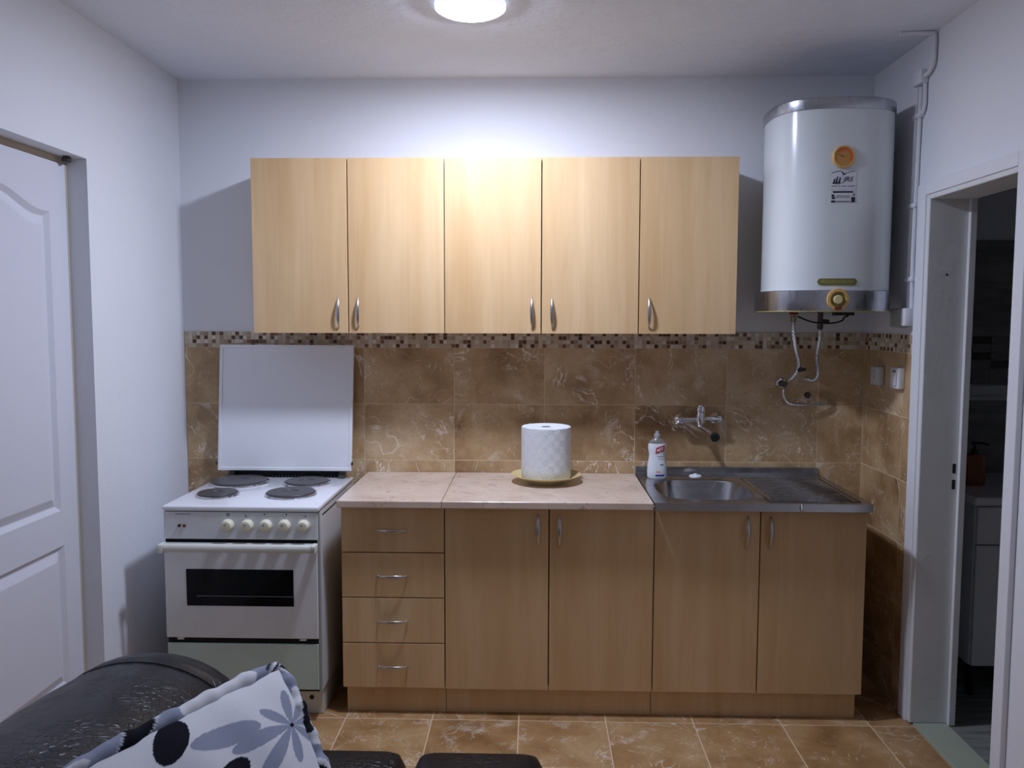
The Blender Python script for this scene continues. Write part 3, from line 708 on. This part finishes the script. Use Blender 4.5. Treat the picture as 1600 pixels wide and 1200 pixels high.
bm = B()
for x0, x1, z, w in ((2.674, 2.748, 2.0185, .006), (2.669, 2.679, 2.005, .008), (2.670, 2.682, 1.996, .007), (2.668, 2.684, 1.9835, .007), (2.742, 2.756, 1.990, .019), (2.749, 2.754, 2.008, .007)): quadstrip(bm, [(x0, z), (x1, z)], lambda q: w, pl_)
for k in range(9): x = 2.688+k*.0055; quadstrip(bm, [(x, 1.996), (x+.0018, 2.0065)], lambda q: .0014, pl_); quadstrip(bm, [(x+.001, 1.9825), (x+.004, 1.9845)], lambda q: .004, pl_)
obj('label_print', bm, MAT['ink'], lb)
bm = B(); sec = []
for k in range(33):
    x = -.0735+.147*k/32; e_ = max(0, abs(x)-.061); hh = max(.0006, math.sqrt(max(0, .0125**2-e_**2)))
    sec.append([on_tank(2.701+x, 1.678+z, o_) for z, o_ in ((-hh, .0002), (-hh, .0022), (hh, .0022), (hh, .0002))])
loft(bm, sec); npl = obj('nameplate', bm, MAT['olive'], wh)
obj('nameplate_lettering', text_mesh('MAGNOHROM', .122, .012, lambda x, y: on_tank(2.701+x, 1.678+y, .0028)), MAT['gold'], npl)
dx_, dz_ = 2.703, 1.611; yd = HYc+.002-(HB_+.006)
dl = obj('thermostat_dial', lathe(B(), (dx_, yd, dz_), [(.041, .004), (.042, -.004), (.040, -.008), (.030, -.009), (.028, -.003), (.0, -.003)], 40, 'Y'), MAT['amber2'], wh, True)
obj('dial_recess', lathe(B(), (dx_, yd-.0033, dz_), [(.0275, 0), (.0275, -.001)], 32, 'Y'), MAT['olive'], dl)
obj('dial_button', lathe(B(), (dx_-.002, yd-.0045, dz_), [(.0165, 0), (.0165, -.008), (.014, -.010)], 28, 'Y'), MAT['plate'], dl, True)
obj('dial_mark', mbox(dx_-.013, dx_+.013, yd-.0105, yd-.006, dz_-.038, dz_-.026, bev=.002), MAT['darkred'], dl)
# pipe connections under the tank
bm = B(); lathe(bm, (2.628, -.20, 1.5655), [(.018, 0), (.018, -.008), (.012, -.010)], 18); obj('hot_collar', bm, MAT['darkred'], wh, True)
bm = B(); lathe(bm, (2.628, -.20, 1.555), [(.009, 0), (.009, -.006), (.012, -.008), (.012, -.026), (.007, -.030)], 12); obj('hot_nut', bm, MAT['brass'], wh, True)
bm = B(); lathe(bm, (2.738, -.20, 1.5655), [(.016, 0), (.010, -.004), (.011, -.04), (.012, -.066), (.008, -.070)], 16); obj('cold_inlet', bm, MAT['gunmetal'], wh, True)
obj('safety_valve', tube(B(), [(2.738, -.20, 1.528), (2.765, -.20, 1.527), (2.772, -.20, 1.527)], .010, 12, smooth=False), MAT['gunmetal'], wh, True)
obj('cable_gland', mbox(2.79, 2.87, -.22, -.18, 1.553, 1.5655, bev=.003), MAT['black'], wh)
h1 = obj('water_hose', tube(B(), [(2.628, -.20, 1.525), (2.630, -.195, 1.49), (2.652, -.16, 1.42), (2.682, -.11, 1.365), (2.690, -.08, 1.325), (2.676, -.06, 1.29), (2.661, -.05, 1.275)], .0085, 10), MAT['hose'], None, True)
tag(h1, 'bent grey hose from the red hot outlet of the water heater', 'hose', 'hoses under the water heater')
h2 = obj('water_hose', tube(B(), [(2.738, -.20, 1.494), (2.740, -.19, 1.45), (2.752, -.13, 1.38), (2.776, -.075, 1.325), (2.780, -.055, 1.29), (2.764, -.035, 1.272), (2.740, -.010, 1.280)], .0075, 10), MAT['hose'], None, True)
tag(h2, 'ribbed steel hose curling from the cold inlet into the tiles', 'hose', 'hoses under the water heater')
h3 = obj('water_hose', tube(B(), [(2.640, -.050, 1.235), (2.642, -.050, 1.205), (2.662, -.048, 1.177), (2.70, -.045, 1.168), (2.78, -.035, 1.169), (2.84, -.022, 1.174), (2.868, -.008, 1.178)], .0062, 10), MAT['hose'], None, True)
tag(h3, 'thin braided hose running sideways below the valve', 'hose', 'hoses under the water heater')
vl = thing('angle_valve', (2.642, -.006, 1.255), 'small metal angle valve with dark knob on the tiles', 'valve')
obj('valve_body', tube(B(), [(2.640, -.006, 1.258), (2.640, -.03, 1.258), (2.640, -.062, 1.258)], .0135, 14, smooth=False), MAT['gunmetal'], vl, True)
bm = B(); lathe(bm, (2.640, -.050, 1.258), [(.009, 0), (.009, -.012), (.011, -.013), (.011, -.024), (.007, -.026)], 12); obj('outlet_nut', bm, MAT['brass'], vl, True)
obj('flange', lathe(B(), (2.640, -.0055, 1.258), [(.022, 0), (.021, -.004), (.014, -.006)], 20, 'Y'), MAT['chrome'], vl, True)
vk = thing('shutoff_valve', (2.694, -.075, 1.322), 'black shutoff valve handle clamped on the hose', 'valve')
obj('handle', mbox(2.686, 2.720, -.100, -.085, 1.316, 1.330, bev=.005), MAT['black'], vk, True)
obj('stem', tube(B(), [(2.697, -.088, 1.323), (2.695, -.072, 1.323)], .012, 12, smooth=False), MAT['gunmetal'], vk, True)
pp = obj('pipe_plug', lathe(B(), (2.757, -.0055, 1.206), [(.013, 0), (.014, -.004), (.010, -.012), (.004, -.013)], 18, 'Y'), MAT['gunmetal'], None, True, origin=(2.757, -.005, 1.206))
tag(pp, 'small dark pipe plug in the tiles below the hoses', 'pipe plug')
cb = obj('power_cable', tube(B(), [(2.641, -.21, 1.549), (2.662, -.21, 1.540), (2.70, -.215, 1.526), (2.738, -.216, 1.522), (2.785, -.216, 1.522), (2.822, -.212, 1.532), (2.835, -.20, 1.545), (2.852, -.20, 1.552)], .0035, 8), MAT['black'], None, True)
tag(cb, 'thin black cable sagging under the water heater', 'cable')

# ------------------------------------------------------------------ SWITCHES, JUNCTION BOX, CABLES on the right wall
sw = thing('wall_socket', (XR-.005, -.183, 1.305), 'greyish wall socket on the tiles nearest the corner', 'wall socket')
obj('plate', mbox(XR-.034, XR-.0052, -.222, -.144, 1.266, 1.344, bev=.007, seg=3), plain('aged_plastic', (.60, .61, .60), .4), sw, True)
for z in (1.300, 1.322): obj('socket_hole', lathe(B(), (XR-.0345, -.184, z), [(.0035, 0), (.0035, .001)], 10, 'X'), MAT['ink'], sw)
sw = thing('light_switch', (XR-.005, -.370, 1.305), 'white light switch on the tiles beside the door frame', 'light switch')
obj('plate', mbox(XR-.030, XR-.0052, -.408, -.330, 1.266, 1.348, bev=.004, seg=2), MAT['white_pl'], sw, True)
obj('rocker', mbox(XR-.035, XR-.0302, -.392, -.344, 1.278, 1.330, bev=.003), MAT['white_pl'], sw, True)
obj('indicator_slot', mbox(XR-.0312, XR-.0302, -.384, -.354, 1.3325, 1.3365), MAT['ink'], sw)
jb = thing('junction_box', (XR, -.41, 1.545), 'grey junction box at the lower end of the wall cables', 'junction box')
obj('box', mbox(XR-.045, XR-.001, -.420, -.340, 1.506, 1.580, bev=.008, seg=3), MAT['grey_pl'], jb, True)
obj('front_cover', mbox(XR-.040, XR-.001, -.468, -.424, 1.512, 1.580, bev=.004), MAT['white_pl'], jb, True)
wc = thing('wall_cable', (XR, -.43, 1.58), 'pair of white painted cables clipped to the right wall up to the ceiling', 'cable')
for y in (-.418, -.446): obj('cable', tube(B(), [(XR-.008, y, 1.58), (XR-.009, y+.002, 1.80), (XR-.008, y-.004, 2.05), (XR-.009, y-.010, 2.25), (XR-.008, y-.014, 2.40)], .0075, 8, 3), MAT['trimwhite'], wc, True)
for z, y in ((1.69, -.432), (1.967, -.434), (2.297, -.443)): obj('clip', mbox(XR-.019, XR-.0005, y-.034, y+.034, z-.009, z+.009, bev=.003), MAT['trimwhite'], wc, True)
obj('branch_box', mbox(XR-.030, XR-.0005, -.500, -.430, 2.405, 2.455, bev=.005), MAT['trimwhite'], wc, True)
obj('cable', tube(B(), [(XR-.015, -.502, 2.43), (XR-.013, -.53, 2.435), (XR-.012, -.555, 2.46), (XR-.012, -.558, 2.50), (XR-.012, -.556, 2.555), (XR-.03, -.556, 2.562), (XR-.06, -.552, 2.564), (XR-.13, -.545, 2.566)], .008, 8), MAT['trimwhite'], wc, True)
obj('cable', tube(B(), [(XR-.010, -.48, 2.30), (XR-.010, -.495, 2.33), (XR-.010, -.492, 2.405)], .007, 8), MAT['trimwhite'], wc, True)

# ------------------------------------------------------------------ SOFA
so = thing('leather_sofa', (1.0, -2.1, 0), 'black leather sofa with a fat rounded armrest in the foreground', 'sofa')
AX, AZ = .580, .440
def arm_ring(y, kx, kz, n=40, dz=0):
    return [(AX+.280*kx*math.cos(2*PI*i/n), y, AZ+dz+.240*kz*math.sin(2*PI*i/n)) for i in range(n)]
rings = []
for k in range(1, 9):
    a = PI/2*k/8; rings.append(arm_ring(-1.46-.20*(1-math.cos(a)), math.sin(a), math.sin(a)))
rings.append(arm_ring(-1.672, .985, .985)); rings.append(arm_ring(-1.684, 1.0, 1.0))
for i in range(1, 10): rings.append(arm_ring(-1.684-.115*i, 1+.02*math.sin(i), 1.0+.010*math.sin(i*1.3), dz=.0115*i))
bm = B(); loft(bm, rings); arm = obj('armrest', bm, MAT['leather'], so, True)
obj('seam', tube(B(), [(AX+.281*math.cos(a), -1.690, AZ+.241*math.sin(a)) for a in [math.radians(d) for d in range(-10, 121, 10)]], .0028, 6, 3), MAT['black'], arm, True)
obj('arm_base', mbox(.40, .755, -2.70, -1.56, .06, .40, bev=.03, seg=3), MAT['leather'], so, True)
def cushion(nm, x0, x1, y0, y1, z0, z1, r, bulge=.02):
    b = B(); N = 72; cx, cy = (x0+x1)/2, (y0+y1)/2; a, c = (x1-x0)/2, (y1-y0)/2; rr = []
    K = 7
    for k in range(K+1):
        t_ = -PI/2+PI*k/K; ins = r*(1-math.cos(t_)); z = (z0+z1)/2+(z1-z0)/2*math.sin(t_)
        rr.append(superell(cx, cy, a-ins, c-ins, z, 16, N))
    rr.append(superell(cx, cy, (a-r)*.6, (c-r)*.6, z1+bulge*.7, 5, N)); rr.append(superell(cx, cy, .02, .02, z1+bulge, 2, N))
    loft(b, rr); return obj(nm, b, MAT['leather'], so, True)
cushion('seat_cushion', .86, 1.248, -2.40, -1.600, .22, .430, .032)
cushion('seat_cushion', 1.250, 1.60, -2.40, -1.595, .22, .428, .036)
obj('seat_base', mbox(.745, 1.57, -2.68, -1.68, .06, .215, bev=.03, seg=3), MAT['leather'], so, True)
obj('backrest', mbox(.745, 1.58, -2.72, -2.42, .20, .80, bev=.09, seg=5), MAT['leather'], so, True)
for x in (.48, 1.50):
    for y in (-2.62, -1.75): obj('leg', lathe(B(), (x, y, 0), [(.022, 0), (.026, .06), (.026, .062)], 14), MAT['black'], so, True)

# ------------------------------------------------------------------ PILLOW
A_ = Vector((.965, -1.80, .721)); Bv = Vector((.738, -2.33, .738)); Cv = Vector((1.16, -2.02, .475))
U, V = (Bv-A_), (Cv-A_); NRM = V.cross(U).normalized()
if NRM.z < 0: NRM = -NRM
WHITE, BLACK, GREY = S(214, 214, 218), S(24, 25, 34), S(142, 148, 166)
def ell(u, v, cu, cv, a, b, th):
    x, y = u-cu, v-cv; c, s = math.cos(th), math.sin(th); return ((x*c+y*s)/a)**2+((-x*s+y*c)/b)**2 < 1
def pattern(u, v):
    # flower of grey pointed petals near the upper right edge
    fu, fv = .10, .38
    r = math.hypot(u-fu, v-fv); th = math.atan2(v-fv, u-fu)
    if r < .012: return BLACK
    if r < (.27+.08*math.sin(2*th+1))*abs(math.cos(4*th+.5))**1.1: return GREY
    # curled stem
    for k in range(26):
        t_ = k/25; a = 4.6*t_; rr = .07*(1-.62*t_); 
        if math.hypot(u-(.34+rr*math.cos(a+2)), v-(.60+rr*math.sin(a+2))) < .009: return GREY
    for cu, cv, a, b, th in ((.46, .46, .10, .07, .5), (.62, .12, .12, .07, 1.2), (.80, .40, .11, .08, .2), (.78, .80, .12, .08, .9), (.05, .86, .10, .06, 1.4), (.30, .92, .10, .05, .2)):
        if ell(u, v, cu, cv, a, b, th): return BLACK
    for cu, cv, a, b, th in ((.42, .25, .16, .06, -.3), (.62, .62, .09, .14, .4), (.20, .72, .06, .13, .3), (.9, .15, .08, .08, 0)):
        if ell(u, v, cu, cv, a, b, th): return GREY
    return WHITE
N = 210; bm = B(); lay = bm.loops.layers.float_color.new('Col')
def bulge(u, v): return (max(0, u*(1-u)*v*(1-v))*16)**.42
def pt(u, v, sgn):
    wr = .004*math.sin(23*u+5*v)*bulge(u, v)
    return A_+U*u+V*v+NRM*((.060 if sgn > 0 else -.030)*bulge(u, v)+wr)
gridv = {}; PAT = {(i, j): pattern(i/N, j/N) for i in range(N+1) for j in range(N+1)}
for sgn in (1, -1):
    for i in range(N+1):
        for j in range(N+1):
            edge = i in (0, N) or j in (0, N)
            if edge and sgn == -1: gridv[(-1, i, j)] = gridv[(1, i, j)]
            else: gridv[(sgn, i, j)] = bm.verts.new(pt(i/N, j/N, sgn))
    for i in range(N):
        for j in range(N):
            q = [gridv[(sgn, *ij)] for ij in ((i, j), (i+1, j), (i+1, j+1), (i, j+1))]
            f = bm.faces.new(q if sgn > 0 else q[::-1])
            for l, ij in zip(f.loops, ((i, j), (i+1, j), (i+1, j+1), (i, j+1)) if sgn > 0 else ((i, j+1), (i+1, j+1), (i+1, j), (i, j))): l[lay] = (*PAT[ij], 1)
pw = thing('throw_pillow', tuple(A_+.5*U+.5*V), 'white throw pillow with black and grey floral print leaning on the sofa arm', 'pillow')
obj('cover', bm, MAT['pillow'], pw, True)
# soft rolled border along the edges
def border(p, q, n1, seed):
    b = B(); ly = b.loops.layers.float_color.new('Col'); K, M_ = 160, 28; d = (q-p); dn = d.normalized(); s_ = NRM; o_ = dn.cross(s_)
    R_ = []
    def bcol(t_, k):
        w = math.sin(t_*17+seed*2+1.3*math.sin(k*2*PI/M_+t_*9)); c = BLACK if w > (.80 if t_ > .2 else .2) and seed != 1 or (seed == 1 and (t_ < .10 and math.sin(k*2*PI/M_*4+t_*90) > .4 or .62 < t_ < .80 and w > -.2)) else GREY if w < -.35 else WHITE
        return c
    for i in range(K+1):
        t_ = i/K; r = .024*(min(1, (.12+t_*6), (.12+(1-t_)*6)))**.5*(1+.10*math.sin(t_*34+seed)+.05*math.sin(t_*71))
        c = p+d*t_+n1*.004
        R_.append([b.verts.new(c+(s_*math.cos(2*PI*k/M_)*1.0+o_*math.sin(2*PI*k/M_)*.8)*r) for k in range(M_)])
    for i in range(K):
        for k in range(M_):
            f = b.faces.new((R_[i][k], R_[i][(k+1) % M_], R_[i+1][(k+1) % M_], R_[i+1][k]))
            for l, (ii, kk) in zip(f.loops, ((i, k), (i, k+1), (i+1, k+1), (i+1, k))): l[ly] = (*bcol(ii/K, kk % M_), 1)
    b.faces.new(R_[0][::-1]); b.faces.new(R_[-1])
    obj('rolled_border', b, MAT['pillow'], pw, True)
D_ = Bv+V
border(A_, Bv, Vector((0, 0, 1)), 1); border(A_, Cv, Vector((1, 0, 0)), 4); border(Bv, D_, Vector((0, 0, 1)), 2); border(Cv, D_, Vector((1, 0, 0)), 3)
